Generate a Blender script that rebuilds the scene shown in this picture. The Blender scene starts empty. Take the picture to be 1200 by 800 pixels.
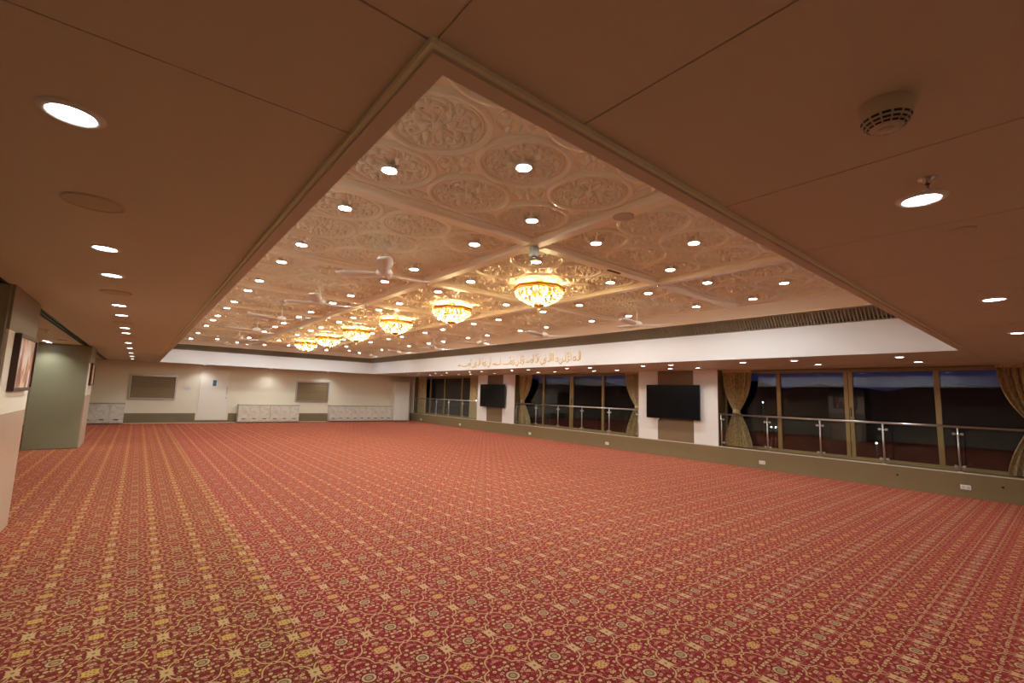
import bpy, math, random
from mathutils import Matrix, Vector
random.seed(7)
PI = math.pi
sc = bpy.context.scene
C = sc.collection

# ------------------------------------------------------------------ camera, world, exposure
cam_d = bpy.data.cameras.new('camera'); cam = bpy.data.objects.new('camera', cam_d); C.objects.link(cam)
cr = Vector((0.77441144, -0.63186545, 0.03214004)); cu = Vector((-0.09875987, -0.07055037, 0.99260724)); cf = Vector((0.62492673, 0.77186054, 0.11703796))
m = Matrix.Identity(4)
for i in range(3):
    m[i][0] = cr[i]; m[i][1] = cu[i]; m[i][2] = -cf[i]
m[2][3] = 1.65
cam.matrix_world = m
cam_d.sensor_width = 36; cam_d.lens = 16.037; cam_d.clip_start = 0.02; cam_d.clip_end = 2000
sc.camera = cam
sc.view_settings.view_transform = 'Standard'; sc.view_settings.look = 'None'
sc.view_settings.gamma = 1; sc.view_settings.use_curve_mapping = False
sc.view_settings.exposure = 1.12

LAMP = 172.0         # emission of the ceiling spotlights (coffered field)
LAMP_S = 9.0        # emission of the flat-soffit downlights
SPOT = 24.0          # watts of each flat-soffit downlight beam
BULB = 110.0         # chandelier bulbs

w = bpy.data.worlds.new('dusk_sky'); sc.world = w; w.use_nodes = True
nt = w.node_tree; bgn = nt.nodes['Background']
tc = nt.nodes.new('ShaderNodeTexCoord'); sx = nt.nodes.new('ShaderNodeSeparateXYZ'); rp = nt.nodes.new('ShaderNodeValToRGB')
nt.links.new(tc.outputs['Generated'], sx.inputs[0]); nt.links.new(sx.outputs['Z'], rp.inputs[0]); nt.links.new(rp.outputs[0], bgn.inputs[0])
rp.color_ramp.elements[0].position = 0.0; rp.color_ramp.elements[0].color = (.008, .011, .034, 1)
rp.color_ramp.elements[1].position = 0.5; rp.color_ramp.elements[1].color = (.004, .005, .018, 1)
bgn.inputs[1].default_value = 1.0

# ------------------------------------------------------------------ material helpers
def mat(name, col, rough=.6, metal=0., spec=.5, sheen=0., emit=None, estr=0., noise=0., nscale=8., bump=0., coat=0.):
    M = bpy.data.materials.new(name); M.use_nodes = True
    n = M.node_tree.nodes; l = M.node_tree.links; b = n['Principled BSDF']
    b.inputs['Base Color'].default_value = (*col, 1); b.inputs['Roughness'].default_value = rough
    b.inputs['Metallic'].default_value = metal; b.inputs['Specular IOR Level'].default_value = spec
    b.inputs['Sheen Weight'].default_value = sheen; b.inputs['Coat Weight'].default_value = coat
    if emit: b.inputs['Emission Color'].default_value = (*emit, 1); b.inputs['Emission Strength'].default_value = estr
    if noise or bump:
        t = n.new('ShaderNodeTexCoord'); x = n.new('ShaderNodeTexNoise'); x.inputs['Scale'].default_value = nscale; x.inputs['Detail'].default_value = 4
        l.new(t.outputs['Object'], x.inputs['Vector'])
        if noise:
            mx = n.new('ShaderNodeMix'); mx.data_type = 'RGBA'
            mx.inputs['A'].default_value = (*[c * (1 - noise) for c in col], 1); mx.inputs['B'].default_value = (*[min(1, c * (1 + noise)) for c in col], 1)
            l.new(x.outputs['Fac'], mx.inputs['Factor']); l.new(mx.outputs['Result'], b.inputs['Base Color'])
        if bump:
            bp = n.new('ShaderNodeBump'); bp.inputs['Strength'].default_value = bump; bp.inputs['Distance'].default_value = .01
            l.new(x.outputs['Fac'], bp.inputs['Height']); l.new(bp.outputs[0], b.inputs['Normal'])
    return M
def glassmat(name, tint, f0, gl=(1, 1, 1)):
    M = bpy.data.materials.new(name); M.use_nodes = True; n = M.node_tree.nodes; l = M.node_tree.links
    n.remove(n['Principled BSDF']); out = n['Material Output']
    t = n.new('ShaderNodeBsdfTransparent'); t.inputs[0].default_value = (*tint, 1)
    g = n.new('ShaderNodeBsdfGlossy'); g.inputs['Roughness'].default_value = .0; g.inputs[0].default_value = (*gl, 1)
    f = n.new('ShaderNodeLayerWeight'); f.inputs['Blend'].default_value = .5
    p = n.new('ShaderNodeMath'); p.operation = 'POWER'; p.inputs[1].default_value = 5; l.new(f.outputs['Facing'], p.inputs[0])
    q = n.new('ShaderNodeMath'); q.operation = 'MULTIPLY_ADD'; q.inputs[1].default_value = 1 - f0; q.inputs[2].default_value = f0; l.new(p.outputs[0], q.inputs[0])
    x = n.new('ShaderNodeMixShader'); l.new(q.outputs[0], x.inputs[0]); l.new(t.outputs[0], x.inputs[1]); l.new(g.outputs[0], x.inputs[2]); l.new(x.outputs[0], out.inputs[0])
    return M

class NB:
    """small helper for writing node maths"""
    def __init__(s, M): s.n = M.node_tree.nodes; s.l = M.node_tree.links
    def _in(s, sock, v):
        if hasattr(v, 'links') or hasattr(v, 'is_linked'): s.l.new(v, sock)
        else: sock.default_value = v
    def m(s, op, a, b=0., c=0.):
        x = s.n.new('ShaderNodeMath'); x.operation = op
        s._in(x.inputs[0], a); s._in(x.inputs[1], b); s._in(x.inputs[2], c); return x.outputs[0]
    def lt(s, a, b): return s.m('LESS_THAN', a, b)
    def mul(s, a, b): return s.m('MULTIPLY', a, b)
    def add(s, a, b): return s.m('ADD', a, b)
    def sub(s, a, b): return s.m('SUBTRACT', a, b)
    def hyp(s, a, b): return s.m('SQRT', s.add(s.mul(a, a), s.mul(b, b)))
    def mix(s, f, a, b):
        x = s.n.new('ShaderNodeMix'); x.data_type = 'RGBA'
        s._in(x.inputs['Factor'], f)
        for k, v in (('A', a), ('B', b)):
            if isinstance(v, tuple): x.inputs[k].default_value = (*v, 1)
            else: s.l.new(v, x.inputs[k])
        return x.outputs['Result']

def carpet(name, x0, y0, px, py, ground, ground2, beige, pink, yellow, olive):
    M = bpy.data.materials.new(name); M.use_nodes = True; k = NB(M); b = k.n['Principled BSDF']
    t = k.n.new('ShaderNodeTexCoord'); sp = k.n.new('ShaderNodeSeparateXYZ'); k.l.new(t.outputs['Object'], sp.inputs[0])
    def fold(c, o, p):
        u = k.m('DIVIDE', k.sub(c, o), p); return k.m('ABSOLUTE', k.sub(k.m('FRACT', k.add(u, .5)), .5))
    a = fold(sp.outputs['X'], x0, px); bb = fold(sp.outputs['Y'], y0, py)
    A = k.mul(a, px); B = k.mul(bb, py)
    cv = k.n.new('ShaderNodeCombineXYZ'); k.l.new(A, cv.inputs[0]); k.l.new(B, cv.inputs[1])
    vo = k.n.new('ShaderNodeTexVoronoi'); vo.voronoi_dimensions = '2D'; vo.inputs['Scale'].default_value = 25; vo.inputs['Randomness'].default_value = .6
    k.l.new(cv.outputs[0], vo.inputs['Vector'])
    cs = k.n.new('ShaderNodeSeparateXYZ'); k.l.new(vo.outputs['Color'], cs.inputs[0])
    d = vo.outputs['Distance']
    vo2 = k.n.new('ShaderNodeTexVoronoi'); vo2.voronoi_dimensions = '2D'; vo2.feature = 'DISTANCE_TO_EDGE'; vo2.inputs['Scale'].default_value = 15; vo2.inputs['Randomness'].default_value = .8
    k.l.new(cv.outputs[0], vo2.inputs['Vector'])
    mauve = tuple(.38 * p + .62 * g for p, g in zip(pink, ground))
    col = k.mix(k.lt(vo2.outputs['Distance'], .035), ground, mauve)
    pick = k.mix(k.lt(cs.outputs[0], .38), beige, pink)
    pick = k.mix(k.lt(cs.outputs[1], .28), pick, mauve)
    pick = k.mix(k.lt(cs.outputs[2], .16), pick, yellow)
    col = k.mix(k.lt(d, .45), col, ground2)
    col = k.mix(k.lt(d, .315), col, pick)
    col = k.mix(k.mul(k.lt(d, .11), k.lt(.4, cs.outputs[2])), col, ground2)
    # rosettes of pink buds round each medallion and quatrefoil
    for (ca, cb, R, rr, n, ph) in ((.5, 0., .068, .0115, 8, .5), (0., .5, .07, .011, 8, .5)):
        dx = k.sub(A, ca * px); dy = k.sub(B, cb * py); r = k.hyp(dx, dy); th = k.m('ARCTAN2', dy, dx)
        tt = k.sub(k.m('FRACT', k.add(k.mul(th, n / (2 * PI)), ph)), .5)
        e = k.hyp(k.mul(tt, 2 * PI / n * R), k.sub(r, R))
        col = k.mix(k.lt(e, rr * 1.5), col, ground2); col = k.mix(k.lt(e, rr), col, pink)
    # scalloped lattice from star to node
    s = k.add(a, bb)
    off = k.mul(k.m('ABSOLUTE', k.m('SINE', k.mul(s, 2 * PI))), -.10)
    dl = k.m('ABSOLUTE', k.sub(k.sub(a, bb), off))
    col = k.mix(k.lt(dl, .040), col, ground2); col = k.mix(k.lt(dl, .021), col, tuple(.6 * x + .4 * y for x, y in zip(beige, pink)))
    # star
    q = k.m('ABSOLUTE', k.sub(a, bb)); tip = k.m('MAXIMUM', k.sub(1., k.mul(s, 1 / .26)), 0.)
    col = k.mix(k.lt(q, k.mul(k.mul(tip, tip), .16)), col, beige)
    col = k.mix(k.lt(k.hyp(A, B), .010), col, olive)
    # small node
    n2 = k.hyp(k.sub(A, .5 * px), k.sub(B, .5 * py))
    col = k.mix(k.lt(n2, .017), col, beige); col = k.mix(k.lt(n2, .010), col, ground)
    # medallion
    r = k.hyp(k.sub(A, .5 * px), B)
    for rad, c in ((.050, ground2), (.041, beige), (.029, olive), (.015, beige), (.010, olive), (.004, beige)): col = k.mix(k.lt(r, rad), col, c)
    # quatrefoil
    dy = k.m('ABSOLUTE', k.sub(B, .5 * py)); qa = k.m('ABSOLUTE', k.sub(A, .017)); qb = k.m('ABSOLUTE', k.sub(dy, .013))
    rr = k.m('MINIMUM', k.hyp(qa, qb), k.hyp(k.sub(A, 0.), dy))
    col = k.mix(k.lt(rr, .022), col, yellow); col = k.mix(k.lt(k.hyp(qa, qb), .0065), col, olive); col = k.mix(k.lt(k.hyp(A, dy), .005), col, ground)
    # broad wear / pile direction variation
    no = k.n.new('ShaderNodeTexNoise'); no.inputs['Scale'].default_value = .8; k.l.new(t.outputs['Object'], no.inputs['Vector'])
    hs = k.n.new('ShaderNodeHueSaturation'); k.l.new(col, hs.inputs['Color']); k.l.new(k.add(k.mul(no.outputs['Fac'], .25), .88), hs.inputs['Value'])
    k.l.new(hs.outputs[0], b.inputs['Base Color'])
    b.inputs['Roughness'].default_value = .95; b.inputs['Specular IOR Level'].default_value = .1; b.inputs['Sheen Weight'].default_value = .5; b.inputs['Sheen Roughness'].default_value = .5
    b.inputs['Sheen Tint'].default_value = (1., .17, .12, 1)
    fn = k.n.new('ShaderNodeTexNoise'); fn.inputs['Scale'].default_value = 260; k.l.new(t.outputs['Object'], fn.inputs['Vector'])
    bp = k.n.new('ShaderNodeBump'); bp.inputs['Strength'].default_value = .35; bp.inputs['Distance'].default_value = .006
    k.l.new(fn.outputs['Fac'], bp.inputs['Height']); k.l.new(bp.outputs[0], b.inputs['Normal'])
    return M

def curtain_mat(name):
    M = bpy.data.materials.new(name); M.use_nodes = True; k = NB(M); b = k.n['Principled BSDF']
    t = k.n.new('ShaderNodeTexCoord'); mp = k.n.new('ShaderNodeMapping'); mp.inputs['Scale'].default_value = (1, 1.6, 1); k.l.new(t.outputs['Object'], mp.inputs[0])
    v = k.n.new('ShaderNodeTexVoronoi'); v.inputs['Scale'].default_value = 13; v.inputs['Randomness'].default_value = .8; k.l.new(mp.outputs[0], v.inputs['Vector'])
    w = k.n.new('ShaderNodeTexNoise'); w.inputs['Scale'].default_value = 17; w.inputs['Detail'].default_value = 3; k.l.new(mp.outputs[0], w.inputs['Vector'])
    c = k.mix(k.lt(w.outputs['Fac'], .48), (.54, .42, .21), (.38, .29, .135))
    c = k.mix(k.lt(v.outputs['Distance'], .22), c, (.55, .45, .26))
    k.l.new(c, b.inputs['Base Color']); b.inputs['Roughness'].default_value = .75; b.inputs['Sheen Weight'].default_value = .2
    return M
def picture_mat(name, seed):
    M = bpy.data.materials.new(name); M.use_nodes = True; k = NB(M); b = k.n['Principled BSDF']
    t = k.n.new('ShaderNodeTexCoord'); mp = k.n.new('ShaderNodeMapping'); mp.inputs['Location'].default_value = (seed, seed * .7, 0); mp.inputs['Scale'].default_value = (1, 5.5, 2.2)
    k.l.new(t.outputs['Object'], mp.inputs[0])
    n = k.n.new('ShaderNodeTexNoise'); n.inputs['Scale'].default_value = 1.5; n.inputs['Detail'].default_value = 2; n.inputs['Distortion'].default_value = .8; k.l.new(mp.outputs[0], n.inputs['Vector'])
    r = k.n.new('ShaderNodeValToRGB'); k.l.new(n.outputs['Fac'], r.inputs[0])
    e = r.color_ramp.elements; e[0].position = .30; e[0].color = (.20, .07, .045, 1); e[1].position = .72; e[1].color = (.80, .74, .78, 1)
    for p, c in ((.42, (.50, .24, .13)), (.50, (.80, .48, .30)), (.58, (.85, .70, .60))):
        x = e.new(p); x.color = (*c, 1)
    k.l.new(r.outputs[0], b.inputs['Base Color']); b.inputs['Roughness'].default_value = .35
    return M
def marble(name):
    M = bpy.data.materials.new(name); M.use_nodes = True; k = NB(M); b = k.n['Principled BSDF']
    t = k.n.new('ShaderNodeTexCoord'); n = k.n.new('ShaderNodeTexNoise'); n.inputs['Scale'].default_value = 2.2; n.inputs['Detail'].default_value = 6; n.inputs['Distortion'].default_value = 2.
    k.l.new(t.outputs['Object'], n.inputs['Vector']); f = k.m('ABSOLUTE', k.sub(n.outputs['Fac'], .5))
    k.l.new(k.mix(k.m('MINIMUM', k.mul(f, 14.), 1.), (.62, .56, .46), (.74, .68, .57)), b.inputs['Base Color']); b.inputs['Roughness'].default_value = .35
    return M

MT = dict(
    strip_trim=mat('pale_trim_strip', (.90, .86, .64), .6),
    soffit=mat('soffit_paint', (.64, .545, .43), .55, noise=.03, nscale=1.2),
    joint=mat('joint_strip', (.74, .68, .48), .6),
    fascia=mat('white_fascia_paint', (.84, .83, .82), .5),
    coffer=mat('cream_plaster', (.94, .83, .63), .32, spec=.5),
    cornice=mat('cornice_plaster', (.92, .81, .61), .5),
    wall=mat('cream_wall_paint', (.80, .735, .58), .5, noise=.03, nscale=2),
    dado=mat('olive_laminate', (.20, .16, .085), .4, noise=.08, nscale=5),
    column=mat('olive_panel', (.26, .245, .15), .42, noise=.05, nscale=3),
    salmon=mat('beige_stone', (.50, .36, .25), .35, noise=.1, nscale=6),
    pier=mat('white_wall_panel', (.82, .78, .71), .45),
    strip=mat('brown_wall_panel', (.215, .142, .07), .45, noise=.06, nscale=4),
    plinth=mat('olive_plinth', (.225, .155, .068), .45, noise=.06, nscale=3),
    bronze=mat('bronze_anodised', (.34, .24, .10), .38, metal=.35),
    steel=mat('brushed_steel', (.62, .60, .56), .3, metal=1.),
    alu=mat('aluminium_frame', (.50, .49, .47), .35, metal=.8),
    shutter=mat('brown_shutter', (.24, .17, .085), .45),
    black=mat('black_plastic', (.006, .006, .007), .3),
    screen=mat('tv_screen', (.004, .004, .005), .16, spec=.2),
    grille=mat('grey_grille', (.33, .28, .20), .45, metal=.2),
    white=mat('white_plastic', (.80, .78, .74), .35),
    offwhite=mat('ivory_plastic', (.62, .54, .42), .4),
    speaker=mat('speaker_mesh', (.60, .49, .37), .7),
    fan=mat('fan_ivory', (.86, .78, .66), .35),
    gold=mat('polished_gold', (.83, .52, .13), .22, metal=1.),
    goldtext=mat('gold_leaf', (.72, .50, .20), .35, metal=.55),
    marble=marble('pale_marble_laminate'), top=mat('cabinet_worktop', (.42, .36, .27), .35),
    door=mat('ivory_door', (.82, .77, .66), .4),
    bluesign=mat('blue_sign', (.03, .14, .24), .4), paper=mat('paper', (.75, .85, .88), .6),
    frame=mat('dark_wood_frame', (.055, .022, .012), .35),
    curtain=curtain_mat('damask_curtain'),
    glass=glassmat('window_glass', (.60, .62, .64), .045), rail_glass=glassmat('railing_glass', (.95, .97, .96), .02),
    hill=mat('wooded_hill', (.045, .055, .035), 1.),
    lamp=mat('spot_lens', (.9, .9, .9), .5, emit=(.90, .97, 1.), estr=LAMP),
    lamp_s=mat('downlight_lens', (.9, .9, .9), .5, emit=(.97, .99, 1.), estr=LAMP_S),
    bulb=mat('bulb_glow', (1, .9, .7), .5, emit=(1., .80, .42), estr=BULB),
    street=mat('street_lamp_glow', (1, 1, 1), .5, emit=(.75, .88, 1.), estr=30),
)
def crystal_mat():
    M = bpy.data.materials.new('chandelier_crystal'); M.use_nodes = True; n = M.node_tree.nodes; l = M.node_tree.links; n.remove(n['Principled BSDF'])
    t = n.new('ShaderNodeBsdfTranslucent'); t.inputs[0].default_value = (1, .93, .78, 1)
    g = n.new('ShaderNodeBsdfGlossy'); g.inputs['Roughness'].default_value = .12; g.inputs[0].default_value = (1, .95, .85, 1)
    tr = n.new('ShaderNodeBsdfTransparent'); tr.inputs[0].default_value = (1, .97, .9, 1)
    a = n.new('ShaderNodeMixShader'); a.inputs[0].default_value = .25; b = n.new('ShaderNodeMixShader'); b.inputs[0].default_value = .58
    l.new(t.outputs[0], a.inputs[1]); l.new(g.outputs[0], a.inputs[2]); l.new(a.outputs[0], b.inputs[1]); l.new(tr.outputs[0], b.inputs[2]); l.new(b.outputs[0], n['Material Output'].inputs[0])
    return M
MT['crystal'] = crystal_mat()
MT['carpet_main'] = carpet('red_carpet', 1.375, 2.70, .3455, .472, (.145, .003, .006), (.05, .002, .004), (.47, .31, .145), (.46, .17, .11), (.46, .28, .08), (.10, .095, .05))
MT['carpet_side'] = carpet('brown_red_carpet', .97, 3.42, .340, .486, (.10, .006, .005), (.035, .004, .003), (.44, .31, .12), (.41, .21, .095), (.46, .31, .06), (.10, .10, .04))

# ------------------------------------------------------------------ mesh helpers
class MB:
    def __init__(s): s.v = []; s.f = []; s.sm = []
    def add(s, vs, fs, smooth=False):
        o = len(s.v); s.v += [tuple(v) for v in vs]; s.f += [tuple(i + o for i in f) for f in fs]; s.sm += [smooth] * len(fs); return s
    def box(s, x0, x1, y0, y1, z0, z1):
        return s.add([(x0, y0, z0), (x1, y0, z0), (x1, y1, z0), (x0, y1, z0), (x0, y0, z1), (x1, y0, z1), (x1, y1, z1), (x0, y1, z1)],
                     [(3, 2, 1, 0), (4, 5, 6, 7), (0, 1, 5, 4), (1, 2, 6, 5), (2, 3, 7, 6), (3, 0, 4, 7)])
    def bbox(s, x0, x1, y0, y1, z0, z1, b=.01):
        """box with chamfered bottom/top edges (all 12 edges)"""
        vs = []; xs = (x0, x0 + b, x1 - b, x1); ys = (y0, y0 + b, y1 - b, y1); zs = (z0, z0 + b, z1 - b, z1)
        idx = {}
        def V(i, j, k):
            key = (i, j, k)
            if key not in idx: idx[key] = len(vs); vs.append((xs[i], ys[j], zs[k]))
            return idx[key]
        fs = []
        for z, sgn in ((0, 1), (3, 0)):
            q = [V(1, 1, z), V(2, 1, z), V(2, 2, z), V(1, 2, z)]; fs.append(tuple(q[::-1]) if sgn else tuple(q))
        fs += [(V(1, 0, 1), V(2, 0, 1), V(2, 0, 2), V(1, 0, 2)), (V(2, 3, 1), V(1, 3, 1), V(1, 3, 2), V(2, 3, 2)), (V(3, 1, 1), V(3, 2, 1), V(3, 2, 2), V(3, 1, 2)), (V(0, 2, 1), V(0, 1, 1), V(0, 1, 2), V(0, 2, 2))]
        # edges
        for (ya, yb, sg) in ((0, 1, 1), (3, 2, -1)):
            for (za, zb, s2) in ((1, 0, 1), (2, 3, -1)):
                q = (V(1, ya, za), V(1, yb, zb), V(2, yb, zb), V(2, ya, za)); fs.append(q if sg * s2 > 0 else q[::-1])
        for (xa, xb, sg) in ((0, 1, -1), (3, 2, 1)):
            for (za, zb, s2) in ((1, 0, 1), (2, 3, -1)):
                q = (V(xa, 1, za), V(xb, 1, zb), V(xb, 2, zb), V(xa, 2, za)); fs.append(q if sg * s2 > 0 else q[::-1])
            for (ya, yb, s2) in ((1, 0, 1), (2, 3, -1)):
                q = (V(xa, ya, 1), V(xa, ya, 2), V(xb, yb, 2), V(xb, yb, 1)); fs.append(q if sg * s2 > 0 else q[::-1])
        for i, ii in ((1, 0), (2, 3)):
            for j, jj in ((1, 0), (2, 3)):
                for k, kk in ((1, 0), (2, 3)):
                    q = (V(ii, j, k), V(i, jj, k), V(i, j, kk)); fs.append(q)
        return s.add(vs, fs)
    def lathe(s, prof, n=24, c=(0, 0, 0), smooth=True, cap0=False, cap1=False):
        vs = []; fs = []
        for r, z in prof:
            for i in range(n): a = 2 * PI * i / n; vs.append((c[0] + r * math.cos(a), c[1] + r * math.sin(a), c[2] + z))
        for j in range(len(prof) - 1):
            for i in range(n): k = (i + 1) % n; fs.append((j * n + i, j * n + k, (j + 1) * n + k, (j + 1) * n + i))
        s.add(vs, fs, smooth)
        if cap0: s.add(vs[:n], [tuple(range(n))[::-1]])
        if cap1: s.add(vs[-n:], [tuple(range(n))])
        return s
    def tube(s, pts, r, n=8, smooth=True, caps=True):
        pts = [Vector(p) for p in pts]; rs = r if isinstance(r, (list, tuple)) else [r] * len(pts)
        vs = []; fs = []; up = None
        for i, p in enumerate(pts):
            d = (pts[min(i + 1, len(pts) - 1)] - pts[max(i - 1, 0)]).normalized()
            if up is None: up = Vector((0, 0, 1)) if abs(d.z) < .9 else Vector((1, 0, 0))
            a = d.cross(up).normalized(); up = a.cross(d).normalized()
            for k in range(n): t = 2 * PI * k / n; vs.append(p + (a * math.cos(t) + up * math.sin(t)) * rs[i])
        for i in range(len(pts) - 1):
            for k in range(n): q = (k + 1) % n; fs.append((i * n + k, i * n + q, (i + 1) * n + q, (i + 1) * n + k))
        if caps: fs += [tuple(range(n))[::-1], tuple(range((len(pts) - 1) * n, len(pts) * n))]
        return s.add(vs, fs, smooth)
    def prism_y(s, prof, y0, y1):
        n = len(prof); vs = [(x, y0, z) for x, z in prof] + [(x, y1, z) for x, z in prof]
        return s.add(vs, [(i, (i + 1) % n, n + (i + 1) % n, n + i) for i in range(n)] + [tuple(range(n))[::-1], tuple(range(n, 2 * n))])
    def relief(s, pts, r, closed=False, z=0., h=.8):
        """half-round moulding hanging below z along a flat path"""
        P = [Vector((p[0], p[1])) for p in pts]; n = len(P); vs = []; fs = []
        rs = r if isinstance(r, (list, tuple)) else [r] * n
        for i, p in enumerate(P):
            a = P[(i - 1) % n] if (closed or i) else p; b = P[(i + 1) % n] if (closed or i < n - 1) else p
            d = (b - a); d = d.normalized() if d.length else Vector((1, 0)); nn = Vector((-d.y, d.x)); q = rs[i]
            for o, dz in ((-1, .0), (-.55, -.8), (.55, -.8), (1, .0)): vs.append((p.x + nn.x * o * q, p.y + nn.y * o * q, z + dz * q * h / .8))
        m = n if closed else n - 1
        for i in range(m):
            j = (i + 1) % n
            for k in range(3): fs.append((i * 4 + k, i * 4 + k + 1, j * 4 + k + 1, j * 4 + k))
        if not closed: fs += [(0, 1, 2, 3), tuple((n - 1) * 4 + k for k in (3, 2, 1, 0))]
        return s.add(vs, fs, True)
    def mesh(s, name, *mats):
        me = bpy.data.meshes.new(name); me.from_pydata(s.v, [], s.f); me.polygons.foreach_set('use_smooth', s.sm)
        for q in mats: me.materials.append(q)
        me.validate(); me.update(); return me
    def build(s, name, m_, parent=None):
        return link(name, s.mesh(name, m_), parent)
def link(name, data, parent=None, loc=None):
    o = bpy.data.objects.new(name, data); C.objects.link(o)
    if parent: o.parent = parent
    if loc: o.location = loc
    return o
def tag(o, label=None, cat=None, group=None, kind=None):
    if label: o['label'] = label
    if cat: o['category'] = cat
    if group: o['group'] = group
    if kind: o['kind'] = kind
    return o
def thing(name, loc, label, cat, group=None, rz=0.):
    o = link(name, None, None, loc); o.rotation_euler.z = rz; o.empty_display_size = .1
    return tag(o, label, cat, group)
def struct(name, label, cat, loc=(0, 0, 0)):
    o = link(name, None, None, loc); return tag(o, label, cat, kind='structure')
def copy_tree(o, parent=None):
    c = o.copy(); C.objects.link(c); c.parent = parent
    for ch in list(o.children): copy_tree(ch, c)
    return c
def bx(*a): return MB().box(*a)

ORD = ['first', 'second', 'third', 'fourth', 'fifth', 'sixth', 'seventh', 'eighth', 'ninth', 'tenth', 'eleventh', 'twelfth', 'thirteenth', 'fourteenth', 'fifteenth', 'sixteenth', 'seventeenth']
LINE = ['column-side', 'middle', 'window-side']

# ------------------------------------------------------------------ measurements (metres)
W = 12.39            # face of the window wall
YF = 24.53           # far wall
YB = -2.6            # wall behind
XL = -3.6            # wall beyond the columns
HS = 2.55            # flat soffit
HB = 2.52            # lowered border round the raised ceiling
OX0, OX1, OY0, OY1 = .565, 9.35, 1.04, 23.05    # opening
ZC = 3.50            # coffer panels
CX = [2.21, 4.79, 7.37]; PX = 2.58
CY = [2.65 + 2.62 * i for i in range(8)]; PY = 2.62
ZP = .46             # window plinth
XW = 12.85           # glazing plane

# ------------------------------------------------------------------ floor
fl = tag(bx(XL, W + .6, YB, YF + .1, -.25, -.012).build('floor', MT['joint']), 'floor slab under the wall-to-wall patterned carpet', 'floor', kind='structure')
bx(1.012, W, YB, YF, -.011, 0).build('carpet', MT['carpet_main'], fl)
bx(XL, 1.010, YB, YF, -.011, 0).build('carpet', MT['carpet_side'], fl)

# ------------------------------------------------------------------ ceiling
ce = struct('ceiling', 'flat brown soffit round a raised carved coffered ceiling', 'ceiling')
G = .0035
def panel(x0, x1, y0, y1, z=HS): return bx(x0 + G, x1 - G, y0 + G, y1 - G, z, z + .05).build('soffit_panel', MT['soffit'], ce)
xs = [.505, 1.06, 2.03, 2.97, 3.92, 4.88, 5.84, 6.80, 7.76, 8.72, 9.41, 10.4, 11.9]
for a, b in zip(xs[:-1], xs[1:]): panel(a, b, YB, .985)
ys = [YB, -1.1, .985, 1.555, 12.3, YF]
for a, b in zip(ys[:-1], ys[1:]): panel(-1.05, .505, a, b)
for a, b in ((YB, 6.), (6., 15.), (15., YF)): panel(XL, -1.164, a, b)
for a, b in ((.985, 8.5), (8.5, 16.), (16., YF)): panel(9.41, 11.9, a, b)
panel(.505, 9.41, 23.11, YF)
bx(XL, W, YB, .97, HS + .005, HS + .1).build('soffit_backing', MT['joint'], ce)
bx(XL, -1.17, .97, YF, HS + .02, HS + .1).build('soffit_backing', MT['joint'], ce)
bx(-1.05, .5, .97, YF, HS + .006, HS + .1).build('soffit_backing', MT['joint'], ce)
bx(-1.17, -1.05, YB, YF, HS + .031, HS + .06).build('soffit_backing', MT['joint'], ce)
bx(9.41, W + .6, .97, YF, HS + .051, HS + .1).build('soffit_backing', MT['joint'], ce)
bx(.5, 9.41, 23.11, YF, HS + .051, HS + .1).build('soffit_backing', MT['joint'], ce)
# pelmet strip in front of the windows
bx(11.9, W + .3, YB, YF, HS - .02, HS + .05).build('pelmet', MT['soffit'], ce)
bx(W + .3, XW + .15, YB, YF, HS - .06, HS + .05).build('pelmet', MT['dado'], ce)
# lowered border battens
for (x0, x1, y0, y1) in ((.505, OX0, .985, 23.11), (OX1, 9.41, .985, 23.11), (OX0, OX1, .985, OY0), (OX0, OX1, OY1, 23.11)):
    bx(x0, x1, y0, y1, HB, HS + .06).build('border_batten', MT['soffit'], ce)
# pale joint strip at the outer foot of the battens
for (x0, x1, y0, y1) in ((.489, .505, .969, 23.12), (9.41, 9.426, .969, 23.12), (.505, 9.41, .969, .985), (.505, 9.41, 23.11, 23.126)):
    bx(x0, x1, y0, y1, HB + .012, HS + .03).build('joint_strip', MT['strip_trim'], ce)
# linear slot diffuser beside the columns
sl = (MB().box(-1.17, -1.155, YB, YF, HS - .003, HS + .02).box(-1.065, -1.05, YB, YF, HS - .003, HS + .02).box(-1.117, -1.103, YB, YF, HS - .001, HS + .02).build('slot_diffuser', MT['black'], ce))
bx(-1.155, -1.065, YB, YF, HS + .024, HS + .03).build('slot_back', MT['black'], sl)

# fascia boards of the raised ceiling
ZF = 3.08; ZV = 3.30
for nm, a in (('x', (OX1 - .004, OX1 + .02, OY0, OY1, HB + .002, ZF)), ('x', (OX0 - .02, OX0 + .004, OY0, OY1, HB + .002, ZF)), ('y', (OX0, OX1, OY1 - .004, OY1 + .02, HB + .002, ZF)), ('y', (OX0, OX1, OY0 - .02, OY0 + .004, HB + .002, ZF))):
    bx(*a).build('fascia_board', MT['fascia'], ce)
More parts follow.
